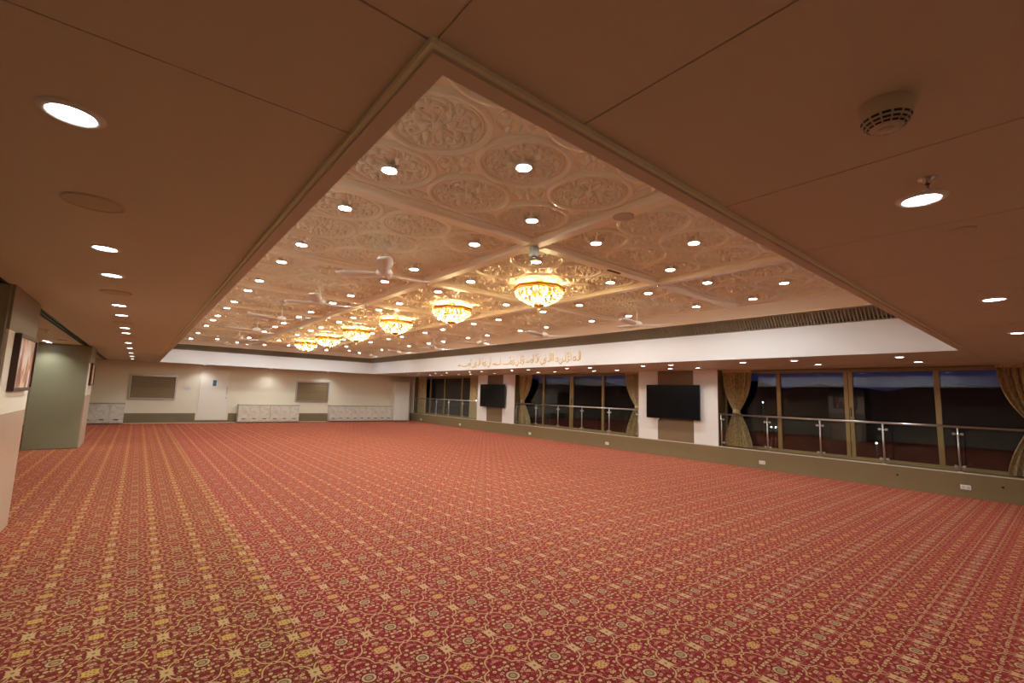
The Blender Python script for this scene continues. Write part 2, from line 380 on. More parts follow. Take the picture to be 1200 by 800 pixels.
# sloping air grille above the fascia, in sections; IN = how far it leans in
IN = .17
def grille_section(x_or_y, along, a, b, sgn):
    """frame, backing and vertical fins of one section, along x or y"""
    L = b - a; N = max(3, int(L / .055)); g = MB(); fr = MB(); bk = MB()
    def pt(t, d, s_):    # t along, d 0..1 up the slope, s_ out of the surface
        off = -sgn * (IN * d) ; z = ZF + (ZV - ZF) * d
        nx = -sgn * (ZV - ZF); nz = -IN; q = math.hypot(nx, nz)
        p = x_or_y + off + nx / q * s_; z += nz / q * s_
        return (p, t, z) if along == 'y' else (t, p, z)
    def slab(mb, t0, t1, d0, d1, s0, s1):
        vs = [pt(t, d, s_) for s_ in (s0, s1) for d in (d0, d1) for t in (t0, t1)]
        mb.add(vs, [(0, 2, 3, 1), (4, 5, 7, 6), (0, 1, 5, 4), (2, 6, 7, 3), (0, 4, 6, 2), (1, 3, 7, 5)])
    slab(bk, a, b, -.04, 1.04, -.15, -.14); slab(bk, a, b, -.04, 0, -.14, -.004); slab(bk, a, b, 1, 1.04, -.14, -.004)
    slab(fr, a, b, 0, .07, -.01, .006); slab(fr, a, b, .93, 1, -.01, .006); slab(fr, a, a + .012, 0, 1, -.01, .008); slab(fr, b - .012, b, 0, 1, -.01, .008)
    for i in range(N): t = a + .02 + (L - .04) * (i + .5) / N; slab(g, t - .009, t + .009, .05, .95, -.018, .002)
    o = fr.build('air_grille', MT['grille'], ce); bk.build('grille_back', MT['grille'], o); tag(g.build('grille_fins', MT['grille'], o), kind='stuff')
n = 12
for i in range(n):
    a = OY0 + (OY1 - OY0) * i / n; b = OY0 + (OY1 - OY0) * (i + 1) / n
    grille_section(OX1, 'y', a, b, 1); grille_section(OX0, 'y', a, b, -1)
n = 5
for i in range(n):
    a = OX0 + (OX1 - OX0) * i / n; b = OX0 + (OX1 - OX0) * (i + 1) / n
    grille_section(OY1, 'x', a, b, 1); grille_section(OY0, 'x', a, b, -1)
# cornice: moulded profile swept round (d = distance inwards from the opening edge, z)
FX0, FX1, FY0, FY1 = CX[0] - PX / 2, CX[2] + PX / 2, CY[0] - PY / 2, CY[-1] + PY / 2
def sweep(prof0):
    mb = MB(); n = len(prof0); vs = []
    for (t, z) in prof0:
        x0 = OX0 + (FX0 + .11 - OX0) * t; x1 = OX1 + (FX1 - .11 - OX1) * t; y0 = OY0 + (FY0 + .11 - OY0) * t; y1 = OY1 + (FY1 - .11 - OY1) * t
        vs += [(x0, y0, z), (x1, y0, z), (x1, y1, z), (x0, y1, z)]
    fs = []
    for i in range(n - 1):
        for k in range(4): q = (k + 1) % 4; fs.append((i * 4 + k, (i + 1) * 4 + k, (i + 1) * 4 + q, i * 4 + q))
    return mb.add(vs, fs)
prof = [(.30, ZV), (.34, ZV - .005), (.36, ZV + .02), (.40, ZV + .03)] + [(.40 + .45 * k / 6, ZV + .03 + .12 * math.sin(k / 6 * PI / 2)) for k in range(1, 7)] + [(.90, ZV + .15), (.90, ZV + .17), (1.0, ZV + .175), (1.0, ZC + .02)]
sweep(prof).build('cornice', MT['cornice'], ce)

# beams between the coffers
BW = .11
def beam_profile(c): return [(c - BW, ZC + .02), (c - BW, ZC - .035), (c - BW + .03, ZC - .055), (c - BW + .045, ZC - .085), (c + BW - .045, ZC - .085), (c + BW - .03, ZC - .055), (c + BW, ZC - .035), (c + BW, ZC + .02)]
for i in range(2):
    x = (CX[i] + CX[i + 1]) / 2
    MB().prism_y(beam_profile(x), FY0, FY1).build('beam', MT['coffer'], ce)
xb = [FX0] + [(CX[i] + CX[i + 1]) / 2 for i in range(2)] + [FX1]
for j in range(7):
    y = (CY[j] + CY[j + 1]) / 2
    for i in range(3):
        mb = MB(); pr_ = beam_profile(0); n = len(pr_); x0 = xb[i] + (.11 if i else .11); x1 = xb[i + 1] - .11
        vs = [(x0 if k < n else x1, y + pr_[k % n][0], pr_[k % n][1] + .0005) for k in range(2 * n)]
        mb.add(vs, [(k, (k + 1) % n, n + (k + 1) % n, n + k) for k in range(n)] + [tuple(range(n))[::-1], tuple(range(n, 2 * n))])
        mb.build('beam', MT['coffer'], ce)

# carved coffer panels
def spiral(cx, cy, r0, r1, a0, turns, n=16):
    out = []
    for i in range(n + 1):
        t = i / n; a = a0 + turns * 2 * PI * t; r = r0 + (r1 - r0) * t; out.append((cx + r * math.cos(a), cy + r * math.sin(a)))
    return out
def rot(pts, a, mir=False):
    c, s = math.cos(a), math.sin(a); return [((x * c - (-y if mir else y) * s), (x * s + (-y if mir else y) * c)) for x, y in pts]
def petal(mb, cx, cy, L, wd, ang, h=.03):
    n = 8; vs = []
    ring = []
    for i in range(n):
        t = 2 * PI * i / n; x = L * math.cos(t) * .5; y = wd * .5 * math.sin(t) * (1 - .45 * math.cos(t)); ring.append((x, y))
    p = rot(ring, ang); vs = [(cx + x, cy + y, 0) for x, y in p] + [(cx + .55 * x, cy + .55 * y, -h) for x, y in p] + [(cx, cy, -h * 1.2)]
    fs = [(i, n + i, n + (i + 1) % n, (i + 1) % n) for i in range(n)] + [(n + i, 2 * n, n + (i + 1) % n) for i in range(n)]
    mb.add(vs, fs, True)
def medallion_mesh():
    mb = MB(); N = 40
    mb.relief([(.365 * math.cos(2 * PI * i / N), .365 * math.sin(2 * PI * i / N)) for i in range(N)], .026, True, h=.95)
    mb.relief([(.315 * math.cos(2 * PI * i / N), .315 * math.sin(2 * PI * i / N)) for i in range(N)], .011, True, h=1.1)
    for k in range(4):
        a = PI / 4 + k * PI / 2
        for mir in (False, True):
            st = [(.045, .012), (.09, .04), (.14, .075), (.185, .082)] + spiral(.195, .042, .04, .010, PI / 2, -.95)
            mb.relief(rot(st, a, mir), [.011] * 3 + [.017] * 8 + [.012] * (len(st) - 11), h=1.2)
            st = [(.20, .085), (.235, .12), (.262, .10), (.285, .06), (.292, .0)]
            mb.relief(rot(st, a, mir), [.008, .015, .018, .014, .010], h=1.1)
        for (r, L, wd, da) in ((.265, .075, .045, 0), (.10, .10, .04, 0)):
            petal(mb, r * math.cos(a), r * math.sin(a), L, wd, a, .03)
        a2 = k * PI / 2
        petal(mb, .165 * math.cos(a2), .165 * math.sin(a2), .085, .05, a2, .035)
        for s_ in (-1, 1):
            petal(mb, .235 * math.cos(a2 + s_ * .16), .235 * math.sin(a2 + s_ * .16), .075, .035, a2 + s_ * .7, .03)
        petal(mb, .268 * math.cos(a2), .268 * math.sin(a2), .05, .03, a2, .03)
    mb.lathe([(.045, 0), (.040, -.022), (.02, -.032), (.001, -.034)], 12)
    mb.v = [(x, y, z * 1.4) for x, y, z in mb.v]
    return mb.mesh('medallion', MT['coffer'])
med = medallion_mesh()
D = .785
def panel_mesh():
    mb = MB(); hx = PX / 2 - .10; hy = PY / 2 - .10
    mb.box(-hx, hx, -hy, hy, 0, .03)
    # raised frame round the panel
    mb.relief([(-hx + .025, -hy + .025), (hx - .025, -hy + .025), (hx - .025, hy - .025), (-hx + .025, hy - .025)], .022, True, h=.9)
    for i in (-.5, .5):
        for j in (-1, 0, 1):
            for sw in (0, 1):
                x, y = (i * D, j * D) if not sw else (j * D, i * D)
                q = [(-.032, -.05), (.032, -.05), (.032, .05), (-.032, .05)]
                if sw: q = [(b, a) for a, b in q]
                mb.relief([(x + a, y + b) for a, b in q], .012, True, h=1.0); petal(mb, x, y, .035, .03, 0, .02)
    for i in (-1.5, -.5, .5, 1.5):
        for j in (-1.5, -.5, .5, 1.5):
            x, y = i * D, j * D
            inn = abs(i) < 1 and abs(j) < 1
            for k in range(4):
                a = k * PI / 2 + PI / 4
                ux, uy = math.cos(a), math.sin(a)
                if not inn and (abs(x + .1 * ux) > hx - .03 or abs(y + .1 * uy) > hy - .03): continue
                petal(mb, x + .075 * ux, y + .075 * uy, .11, .05, a, .03)
            if inn:
                mb.relief(spiral(x, y, .15, .15, 0, 1., 20)[:-1], .008, True, h=1.1)
                for k in range(4): a = k * PI / 2; petal(mb, x + .11 * math.cos(a), y + .11 * math.sin(a), .09, .035, a, .028)
    # quarter arcs along the edges, following the circles
    for k in range(4):
        for j in (-.5, .5):
            pts = []
            for t in range(9):
                a = -PI / 2 * .75 + PI * .75 * t / 8
                pts.append((hx - .03 - .13 * math.cos(a) * .8, j * D + .19 * math.sin(a)))
            mb.relief(rot(pts, k * PI / 2), .012, h=1.2)
    return mb.mesh('coffer_panel', MT['coffer'])
pm = panel_mesh()
for j, y in enumerate(CY):
    for i, x in enumerate(CX):
        p = link('coffer_panel', pm, ce, (x, y, ZC))
        for a in (-1, 0, 1):
            for b in (-1, 0, 1):
                link('medallion', med, p, (a * D, b * D, 0))
bx(OX0 - .05, OX1 + .1, OY0 - .05, OY1 + .1, ZC + .04, ZC + .12).build('ceiling_slab', MT['soffit'], ce)

# ------------------------------------------------------------------ downlights
def downlight_mesh(r, key, lens_z):
    ring = MB().lathe([(.001, .000), (r * .80, .000), (r * .80, -.002), (r * .86, -.010), (r * 1.0, -.010), (r * 1.14, -.004), (r * 1.16, .002)], 28)
    lens = MB().lathe([(.001, lens_z - .003), (r * .5, lens_z - .002), (r * .8, lens_z)], 28)
    return ring.mesh('downlight', MT['white']), lens.mesh('lens', MT[key])
small = downlight_mesh(.070, 'lamp', -.006); big = downlight_mesh(.078, 'lamp_s', -.006)
beam = bpy.data.lights.new('beam_lamp', 'SPOT'); beam.energy = SPOT; beam.spot_size = math.radians(128); beam.spot_blend = .75; beam.shadow_soft_size = .05; beam.color = (.93, .98, 1.)
def downlight(kind, loc, label, group):
    o = link('ceiling_downlight', kind[0], None, loc); tag(o, label, 'downlight', group); link('lens', kind[1], o)
    if kind is big: l = link('beam_lamp', beam, o, (0, 0, -.014))
    return o
for j, y in enumerate(CY):
    for i, x in enumerate(CX):
        pts = [(-1, -1), (1, -1), (-1, 1), (1, 1)] + ([(0, 0)] if j in (0, 7) else [])
        for a, b in pts:
            if (j == 0 and b < 0) or (j >= 6 and b < 0): continue      # the photograph shows no lamps here
            spot_label = 'ceiling spotlight, %s coffer from cabinet wall, %s line, ' % (ORD[7 - j], LINE[i]) + ('in the middle' if (a, b) == (0, 0) else 'corner %s cabinets, by %s' % ('towards' if b > 0 else 'away from', 'windows' if a > 0 else 'columns'))
            downlight(small, (x + a * D, y + b * D, ZC - .042), spot_label, 'spotlights in the coffered ceiling')
for k, y in enumerate((2.08, 4.07, 5.06, 6.98, 7.99, 9.8, 10.8, 13.4, 15.4, 17.9, 20.1, 22.2)):
    downlight(big, (-.265, y, HS), 'round downlight in the soffit row beside the columns, %s from the cabinet wall' % ORD[11 - k], 'downlights in the soffit beside the columns')
for k, x in enumerate((2.54, 5.3, 7.75, 10.1)):
    downlight(big, (x, .36, HS), 'round downlight in the same soffit strip as the smoke detector, %s from it' % ORD[k], 'downlights in the smoke detector soffit')
for k, (y0_, y1_) in enumerate(((1.93, 3.62), (4.66, 6.45), (7.28, 9.15), (10.1, 11.95), (12.85, 14.75), (15.6, 17.4), (18.4, 20.0), (21.1, 22.6))):
    for k2, y in enumerate((y0_, y1_)):
        nth = ORD[15 - 2 * k - k2]
        downlight(big, (10.45, y, HS), 'round downlight above the windows, row by the white fascia, %s from the cabinet wall' % nth, 'downlights above the windows, fascia row')
        if y in (4.66, 14.75): continue                                # none seen in the curtain row here
        nth = ORD[15 - 2 * k - k2 - (1 if y < 14.75 else 0) - (1 if y < 4.66 else 0)]
        downlight(big, (11.68, y - .05, HS), 'round downlight above the windows, row by the curtains, %s from the cabinet wall' % nth, 'downlights above the windows, curtain row')
for x, t in ((2.16, 'above the ivory door'), (4.8, 'above the two-cabinet worktop'), (7.43, 'beside the second shutter hatch')):
    downlight(big, (x, 23.98, HS), 'round recessed downlight in the soffit strip along the cabinet wall, ' + t, 'downlights in front of the cabinet wall')
for k, y in enumerate((14.85, 15.4)):
    downlight(big, (-1.75, y, HS), 'round downlight in the passage soffit behind the columns, %s from the cabinet wall' % ORD[1 - k], 'downlights behind the columns')

# ------------------------------------------------------------------ walls
wf = struct('wall_far', 'cream far wall with an olive skirting band', 'wall')
bx(XL, W + .6, YF, YF + .15, 0, HS).build('wall_face', MT['wall'], wf)
for a, b in ((-.36, 2.06), (3.30, 3.66), (6.24, 7.74)):
    bx(a, b, YF - .012, YF, 0, .42).build('skirting_band', MT['dado'], wf)
bx(2.06, 3.30, YF - .012, YF, 0, .11).build('door_threshold', MT['dado'], wf)
bx(XL, W, YF - .02, YF - .0, 0, .018).build('skirting_line', MT['wall'], wf)
wl = tag(bx(XL - .15, XL, YB, YF, 0, HS).build('wall_left', MT['wall']), 'plain cream wall of the passage behind the columns', 'wall', kind='structure')
wb = tag(bx(XL, W + .6, YB - .15, YB, 0, HS).build('wall_back', MT['wall']), 'plain cream wall at the near end of the hall', 'wall', kind='structure')

BAYS = [(.05, 6.23), (8.80, 15.02), (17.75, 24.15)]
PIERS = [(YB, .05), (6.23, 8.80), (15.02, 17.75), (24.15, YF)]
wr = struct('wall_right', 'window wall with white and brown piers on a long olive plinth', 'wall')
bx(W, XW + .15, YB, YF, 0, ZP).build('plinth', MT['plinth'], wr)
bx(W - .006, W + .012, YB, YF, ZP - .018, ZP + .003).build('plinth_nosing', MT['offwhite'], wr)
for k, (a, b) in enumerate(PIERS):
    bx(W + .03, XW + .15, a, b, ZP, HS).build('pier_core', MT['dado'], wr)
    if k in (1, 2):
        f = (a + .71, b - .69) if k == 1 else (a + .81, b - .76)
        bx(W + .004, W + .03, a, f[0], ZP, HS - .02).build('pier_panel', MT['pier'], wr); bx(W + .004, W + .03, f[1], b, ZP, HS - .02).build('pier_panel', MT['pier'], wr)
        bx(W + .012, W + .03, f[0] + .003, f[1] - .003, ZP, HS - .02).build('pier_strip', MT['strip'], wr)
    else:
        bx(W + .004, W + .03, a, b, ZP, HS - .02).build('pier_panel', MT['pier'], wr)

# windows
MULL = [([1.80, 3.33, 4.83], [1]), ([10.60, 12.12, 13.68], [1]), ([19.75, 21.45, 23.0], [])]
for k, ((a, b), (ms, thick)) in enumerate(zip(BAYS, MULL)):
    wi = struct('window_%d' % (k + 1), 'dark night window in bronze aluminium framing behind a glass railing', 'window')
    wi['label'] = ['wide window bay on the side of its TV pier away from the cabinet wall', 'wide window bay between the two television piers', 'window bay next to the cabinet wall, with straight hanging curtains'][k]
    z0, z1 = ZP, HS - .06
    bx(XW - .03, XW + .04, a, b, z0, z0 + .06).build('window_sill', MT['bronze'], wi); bx(XW - .03, XW + .04, a, b, z1 - .05, z1).build('window_head', MT['bronze'], wi)
    for y in (a + .025, b - .025): bx(XW - .03, XW + .04, y - .025, y + .025, z0 + .06, z1 - .05).build('jamb', MT['bronze'], wi)
    for i, y in enumerate(ms):
        hw = .085 if i in thick else .045
        mu = bx(XW - .045, XW + .05, y - hw, y + hw, z0 + .06, z1 - .05).build('mullion', MT['bronze'], wi)
        if i in thick:
            bx(XW - .05, XW - .0455, y - .006, y + .006, z0 + .06, z1 - .05).build('meeting_line', MT['black'], mu)
            bx(XW - .065, XW - .045, y - .045, y - .025, 1.42, 1.62).build('lock_handle', MT['black'], mu)
    ed = [a + .05] + ms + [b - .05]
    for i in range(len(ed) - 1):
        l0 = ed[i] + (0 if i == 0 else (.085 if (i - 1) in thick else .045)); l1 = ed[i + 1] - (0 if i == len(ed) - 2 else (.085 if i in thick else .045))
        bx(XW, XW + .001, l0 - .003, l1 + .003, z0 + .055, z1 - .045).build('pane', MT['glass'], wi)

# door in the far wall
dr = struct('door_1', 'ivory door with a small blue sign in the far wall', 'door', (2.68, YF, 0))
bx(-.62, .62, -.02, -.002, .11, 2.40).build('door_frame', MT['wall'], dr)
lf = MB().bbox(-.565, .535, -.045, -.02, .12, 2.33, .006).build('door_leaf', MT['door'], dr)
MB().bbox(.455, .490, -.085, -.045, 1.28, 1.62, .008).build('door_handle', MT['steel'], lf)
k_ = MB().lathe([(.03, 0), (.03, .02), (.012, .025)], 14, cap1=True).build('lock', MT['steel'], lf); k_.location = (.475, -.046, 1.12); k_.rotation_euler.x = PI / 2
MB().bbox(-.09, .05, -.052, -.045, 1.64, 1.90, .003).build('sign_plate', MT['bluesign'], lf)
MB().box(.052, .085, -.050, -.045, 1.66, 1.88).build('sign_notice', MT['paper'], lf)

# ------------------------------------------------------------------ columns
def column(y0, y1, label):
    c = thing('column', (-1.5, (y0 + y1) / 2, 0), label, 'column'); h = (y1 - y0) / 2
    MB().bbox(-.5, .48, -h, h, 0, HS, .012).build('column_body', MT['column'], c)
    bx(.48, .5, -h + .01, h - .002, 0, 1.30).build('stone_panel', MT['salmon'], c)
    bx(.48, .5, -h + .01, h - .002, 1.304, 2.12).build('cream_panel', MT['wall'], c)
    bx(.48, .5, -h + .01, h - .002, 2.124, HS).build('top_panel', MT['column'], c)
    return c
column(6.33, 7.80, 'olive-clad column standing farther from the cabinet wall, with a picture on its side')
column(15.72, 17.2, 'olive-clad column standing nearer the cabinet wall, with a picture on its side')
column(-2.2, -.75, 'olive-clad column beside the wall at the near end of the hall')
def picture(y0, y1, z0, z1, label, seed):
    p = thing('framed_picture', (-1.0, (y0 + y1) / 2, z0), label, 'picture'); h = (y1 - y0) / 2; H = z1 - z0; t = .05; f = .035
    mb = MB()
    mb.box(0, t, -h, -h + f, 0, H).box(0, t, h - f, h, 0, H).box(0, t, -h + f, h - f, 0, f).box(0, t, -h + f, h - f, H - f, H)
    mb.build('frame', MT['frame'], p)
    bx(.0, t - .015, -h + f, h - f, f, H - f).build('print', picture_mat('picture_print', seed), p)
    return p
picture(6.62, 7.58, 1.53, 2.11, 'dark-framed print in pinks and creams on the column farther from the cabinet wall', 3.1)
picture(15.95, 16.9, 1.55, 2.13, 'dark-framed print in pinks and creams on the column nearer the cabinet wall', 8.4)
picture(-1.95, -1.0, 1.53, 2.11, 'dark-framed print in pinks and creams on the column by the near end wall', 5.2)

# ------------------------------------------------------------------ cabinets on the far wall
def handle_mesh():
    mb = MB(); mb.box(-.07, .07, -.03, -.012, -.014, .014).box(-.055, -.045, -.012, 0, -.006, .006).box(.045, .055, -.012, 0, -.006, .006); return mb.mesh('handle', MT['black'])
hm = handle_mesh()
def cabinet(x0, x1, nd, label, group=None):
    c = thing('low_cabinet', ((x0 + x1) / 2, YF - .021, 0), label, 'cabinet', group); h = (x1 - x0) / 2; d = .38
    bx(-h, h, -d + .02, -.001, .05, .795).build('body', MT['marble'], c); bx(-h + .01, h - .01, -d + .05, -.03, 0, .05).build('toe_kick', MT['dado'], c)
    for i in range(nd):
        a = -h + 2 * h * i / nd + .004; b = -h + 2 * h * (i + 1) / nd - .004
        dd = MB().bbox(a, b, -d, -d + .02, .055, .79, .004).build('door', MT['marble'], c); link('handle', hm, dd, ((a + b) / 2, -d, .19))
def worktop(x0, x1, label):
    tag(MB().bbox(x0 - .01, x1 + .01, YF - .40, YF - .001, .795, .835, .006).build('worktop', MT['top']), label, 'worktop')
cabinet(-1.64, -.34, 3, 'pale marbled low cabinet under the worktop beside the column'); worktop(-1.64, -.34, 'short thin worktop on the marbled cabinet beside the column')
cabinet(3.65, 4.945, 3, 'pale marbled low cabinet standing next to the ivory door'); cabinet(4.955, 6.25, 3, 'pale marbled low cabinet between the door-side cabinet and the second shutter hatch')
worktop(3.65, 6.25, 'thin worktop over the two marbled cabinets beside the ivory door')
for k, t in enumerate(('pale marbled low cabinet beside the second shutter hatch, farthest from the tall cabinet', 'pale marbled low cabinet in the middle of the row of three by the window corner', 'pale marbled low cabinet touching the tall ivory corner cabinet')):
    cabinet(7.72 + 1.125 * k, 7.72 + 1.125 * (k + 1) - .004, 3, t)
worktop(7.72, 11.08, 'long thin worktop over the row of three marbled cabinets by the window corner')
tcab = thing('tall_cabinet', (11.55, YF, 0), 'tall ivory cabinet standing in the corner by the window wall', 'cabinet')
bx(-.44, .44, -.60, -.001, .06, 2.2).build('body', MT['door'], tcab); bx(-.42, .42, -.56, -.03, 0, .06).build('toe_kick', MT['dado'], tcab)
MB().bbox(-.44, .44, -.62, -.60, 1.20, 2.2, .004).build('door', MT['door'], tcab)
MB().bbox(-.44, -.03, -.62, -.60, .06, 1.19, .004).build('door', MT['door'], tcab); MB().bbox(-.02, .44, -.62, -.60, .06, 1.19, .004).build('door', MT['door'], tcab)
# shutter hatches
def hatch(x0, x1, z0, z1, label):
    o = thing('shutter_hatch', ((x0 + x1) / 2, YF, z0), label, 'hatch'); h = (x1 - x0) / 2; H = z1 - z0; f = .055
    mb = MB(); mb.box(-h, h, -.06, -.001, 0, f).box(-h, h, -.06, -.001, H - f * 1.3, H).box(-h, -h + f, -.06, -.001, f, H - f * 1.3).box(h - f, h, -.06, -.001, f, H - f * 1.3)
    mb.build('frame', MT['alu'], o)
    n = 12; zz = H - f * 2.3
    for i in range(n): MB().bbox(-h + f, h - f, -.03, -.012, f + zz * i / n + .001, f + zz * (i + 1) / n - .001, .005).build('slat', MT['shutter'], o)
hatch(-.29, 1.29, 1.0, 2.03, 'brown roller-shutter hatch in a metal frame between the column cabinet and the door')
hatch(6.10, 7.68, .99, 2.03, 'brown roller-shutter hatch in a metal frame between the two runs of cabinets')
# wall plates
def plate(name, loc, wd, ht, face, label, cat, group=None):
    o = thing(name, loc, label, cat, group)
    if face == 'y':
        MB().bbox(-wd / 2, wd / 2, -.014, 0, -ht / 2, ht / 2, .003).build('cover', MT['white'], o); MB().bbox(-wd * .28, wd * .28, -.02, -.012, -ht * .28, ht * .28, .002).build('rocker', MT['white'], o)
    else:
        MB().bbox(-.014, 0, -wd / 2, wd / 2, -ht / 2, ht / 2, .003).build('cover', MT['white'], o)
        for s_ in (-1, 1): MB().bbox(-.018, -.012, s_ * wd * .24 - wd * .17, s_ * wd * .24 + wd * .17, -ht * .3, ht * .3, .002).build('socket_insert', MT['offwhite'], o)
plate('light_switch', (1.66, YF, 1.52), .26, .16, 'y', 'white switch plate on the far wall between the hatch and the door', 'switch')
plate('light_switch', (5.77, YF, 1.50), .18, .16, 'y', 'white switch plate on the far wall beside the second hatch', 'switch')
plate('light_switch', (3.50, YF, .66), .12, .12, 'y', 'white plate low on the wall between the door and cabinet', 'switch')
for k, (y, z) in enumerate(((1.44, .19), (5.11, .17), (10.05, .15), (13.97, .15), (19.14, .15), (23.12, .15))):
    plate('wall_socket', (W, y, z), .145, .085, 'x', 'white power socket on the olive plinth under the windows, %s from the cabinet wall' % ORD[5 - k], 'socket', 'sockets along the window plinth')
for y, t in ((2.45, 'nearer'), (.95, 'farther from')):
    o = tag(MB().lathe([(.018, 0), (.018, -.004), (.001, -.006)], 14).build('plinth_plug', MT['black']), 'small dark round plug in the olive plinth, %s the cabinet wall' % t, 'plug', 'dark plugs in the plinth')
    o.rotation_euler.y = PI / 2; o.location = (W, y, .27)

# ------------------------------------------------------------------ televisions
def tv(yc, wd, z0, z1, label):
    t = thing('television', (W, yc, z0), label, 'television'); h = wd / 2; H = z1 - z0
    bd = MB().bbox(-.14, -.09, -h, h, 0, H, .008).build('body', MT['black'], t)
    MB().bbox(-.142, -.139, -h + .012, h - .012, .02, H - .012, .001).build('screen', MT['screen'], t)
    bx(-.09, -.045, -.35, .35, .25, H - .25).build('rear_housing', MT['black'], t)
    bx(-.045, .01, -.25, .25, .3, H - .3).build('wall_mount', MT['steel'], t)
    MB().bbox(-.12, -.085, h * .52, h * .70, -.05, 0, .006).build('receiver_box', MT['offwhite'], t)
tv(7.55, 1.74, 1.11, 2.11, 'black flat television on the pier farther from the cabinet wall')
tv(16.45, 1.80, 1.10, 2.11, 'black flat television on the pier nearer the cabinet wall')

# ------------------------------------------------------------------ glass railings
def railing(a, b, posts, label):
    x = W + .07; r = thing('glass_railing', (x, (a + b) / 2, ZP), label, 'railing'); y0 = (a + b) / 2; H = .86
    def L(y): return y - y0
    MB().tube([(0, L(a), H), (0, L(b), H)], .024, 12).build('handrail', MT['steel'], r)
    for i, y in enumerate(posts):
        p = MB().tube([(0, L(y), 0), (0, L(y), H)], .019, 10).lathe([(.045, 0), (.045, .008), (.02, .012)], 16, (0, L(y), 0)).build('post', MT['steel'], r)
        for z in (.10, H - .14):
            for s_ in (-1, 1):
                if (i == 0 and s_ < 0) or (i == len(posts) - 1 and s_ > 0): continue
                c = MB().tube([(0, L(y) + s_ * .015, z), (0, L(y) + s_ * .04, z)], .01, 8).bbox(-.016, .016, L(y) + s_ * .058 - .024, L(y) + s_ * .058 + .024, z - .024, z + .024, .006)
                c.build('glass_clamp', MT['steel'], p)
    for i in range(len(posts) - 1):
        bx(-.004, .004, L(posts[i]) + .04, L(posts[i + 1]) - .04, .045, H - .07).build('glass_panel', MT['rail_glass'], r)
railing(.06, 6.22, [.09, 1.5, 2.66, 3.83, 4.99, 6.17], 'steel and glass railing before the bay farthest from the cabinet wall')
railing(8.81, 15.01, [8.86, 10.03, 11.26, 12.47, 13.72, 14.96], 'steel railing with glass panels before the window bay between the two television piers')
railing(17.76, 24.13, [17.84, 19.1, 20.37, 21.64, 22.91, 24.08], 'steel railing with glass panels before the window bay next to the cabinet wall')

# ------------------------------------------------------------------ curtains
def curtain(ya, yb, yt, wt, tied, label, side):
    """hangs from ya..yb, gathered to width wt about yt at the tie"""
    x = W + .26; z0, z1 = ZP + .02, HS - .05; zt = 1.42
    o = thing('curtain', (x, (ya + yb) / 2, z0), label, 'curtain'); yc = (ya + yb) / 2
    NU = 84; NV = 34; mb = MB(); folds = 8
    def row(v):
        z = z0 + (z1 - z0) * v
        if not tied: return z, ya, yb, .035
        if z > zt:
            t = (z - zt) / (z1 - zt); s_ = 1 - (1 - t) ** 2.2
        else:
            t = (zt - z) / (zt - z0); s_ = .92 * (1 - (1 - t) ** 1.5)
        l = yt - wt / 2; r_ = yt + wt / 2
        return z, l + (ya - l) * s_, r_ + (yb - r_) * s_, (.022 + .036 * s_)
    for back in (0, 1):
        vs = []
        for j in range(NV + 1):
            z, l, r_, am = row(j / NV)
            for i in range(NU + 1):
                u = i / NU; ph = u * folds * 2 * PI + .5 * math.sin(j * .18 + u * 5)
                vs.append((am * math.sin(ph) + .3 * am * math.sin(2.3 * ph + 1) + back * .006, l + (r_ - l) * u + .012 * math.sin(2 * ph) - yc, z - z0))
        n = NU + 1
        mb.add(vs, [((j * n + i, (j + 1) * n + i, (j + 1) * n + i + 1, j * n + i + 1) if not back else (j * n + i, j * n + i + 1, (j + 1) * n + i + 1, (j + 1) * n + i)) for j in range(NV) for i in range(NU)], True)
    mb.build('drape', MT['curtain'], o)
    MB().bbox(-.06, .06, ya - yc, yb - yc, z1 - z0 - .03, z1 - z0 + .05, .01).build('heading', MT['curtain'], o)
    if tied:
        n = 20; pts = [(.062 * math.cos(2 * PI * i / n), yt - yc + (wt / 2 + .02) * math.sin(2 * PI * i / n), zt - z0) for i in range(n)]
        tb = MB()
        vs = [(p[0], p[1], p[2] + dz) for p in pts for dz in (-.05, .0, .05)]
        vs = [(v[0] * (1.12 if k % 3 == 1 else 1), v[1] + (v[1] - (yt - yc)) * (.06 if k % 3 == 1 else 0), v[2]) for k, v in enumerate(vs)]
        tb.add(vs, [(i * 3 + k, ((i + 1) % n) * 3 + k, ((i + 1) % n) * 3 + k + 1, i * 3 + k + 1) for i in range(n) for k in (0, 1)], True).build('tieback', MT['curtain'], o)
curtain(5.42, 6.20, 5.84, .15, True, 'damask curtain tied at the waist, beside the TV pier farther from the cabinet wall', 1)
curtain(.08, .93, .45, .15, True, 'damask curtain tied at the waist, hanging farthest of all from the cabinet wall', 1)
curtain(8.84, 9.48, 9.02, .15, True, 'damask curtain tied back against a TV pier, across the bay from another tied curtain', 1)
curtain(14.22, 14.99, 14.80, .15, True, 'damask curtain tied back beside the TV pier nearer the cabinet wall, between the piers', 1)
curtain(17.82, 18.75, 18.2, .2, False, 'straight hanging damask curtain against the TV pier nearer the cabinet wall', 1)
curtain(23.2, 24.1, 23.6, .2, False, 'straight hanging damask curtain next to the tall corner cabinet', 1)

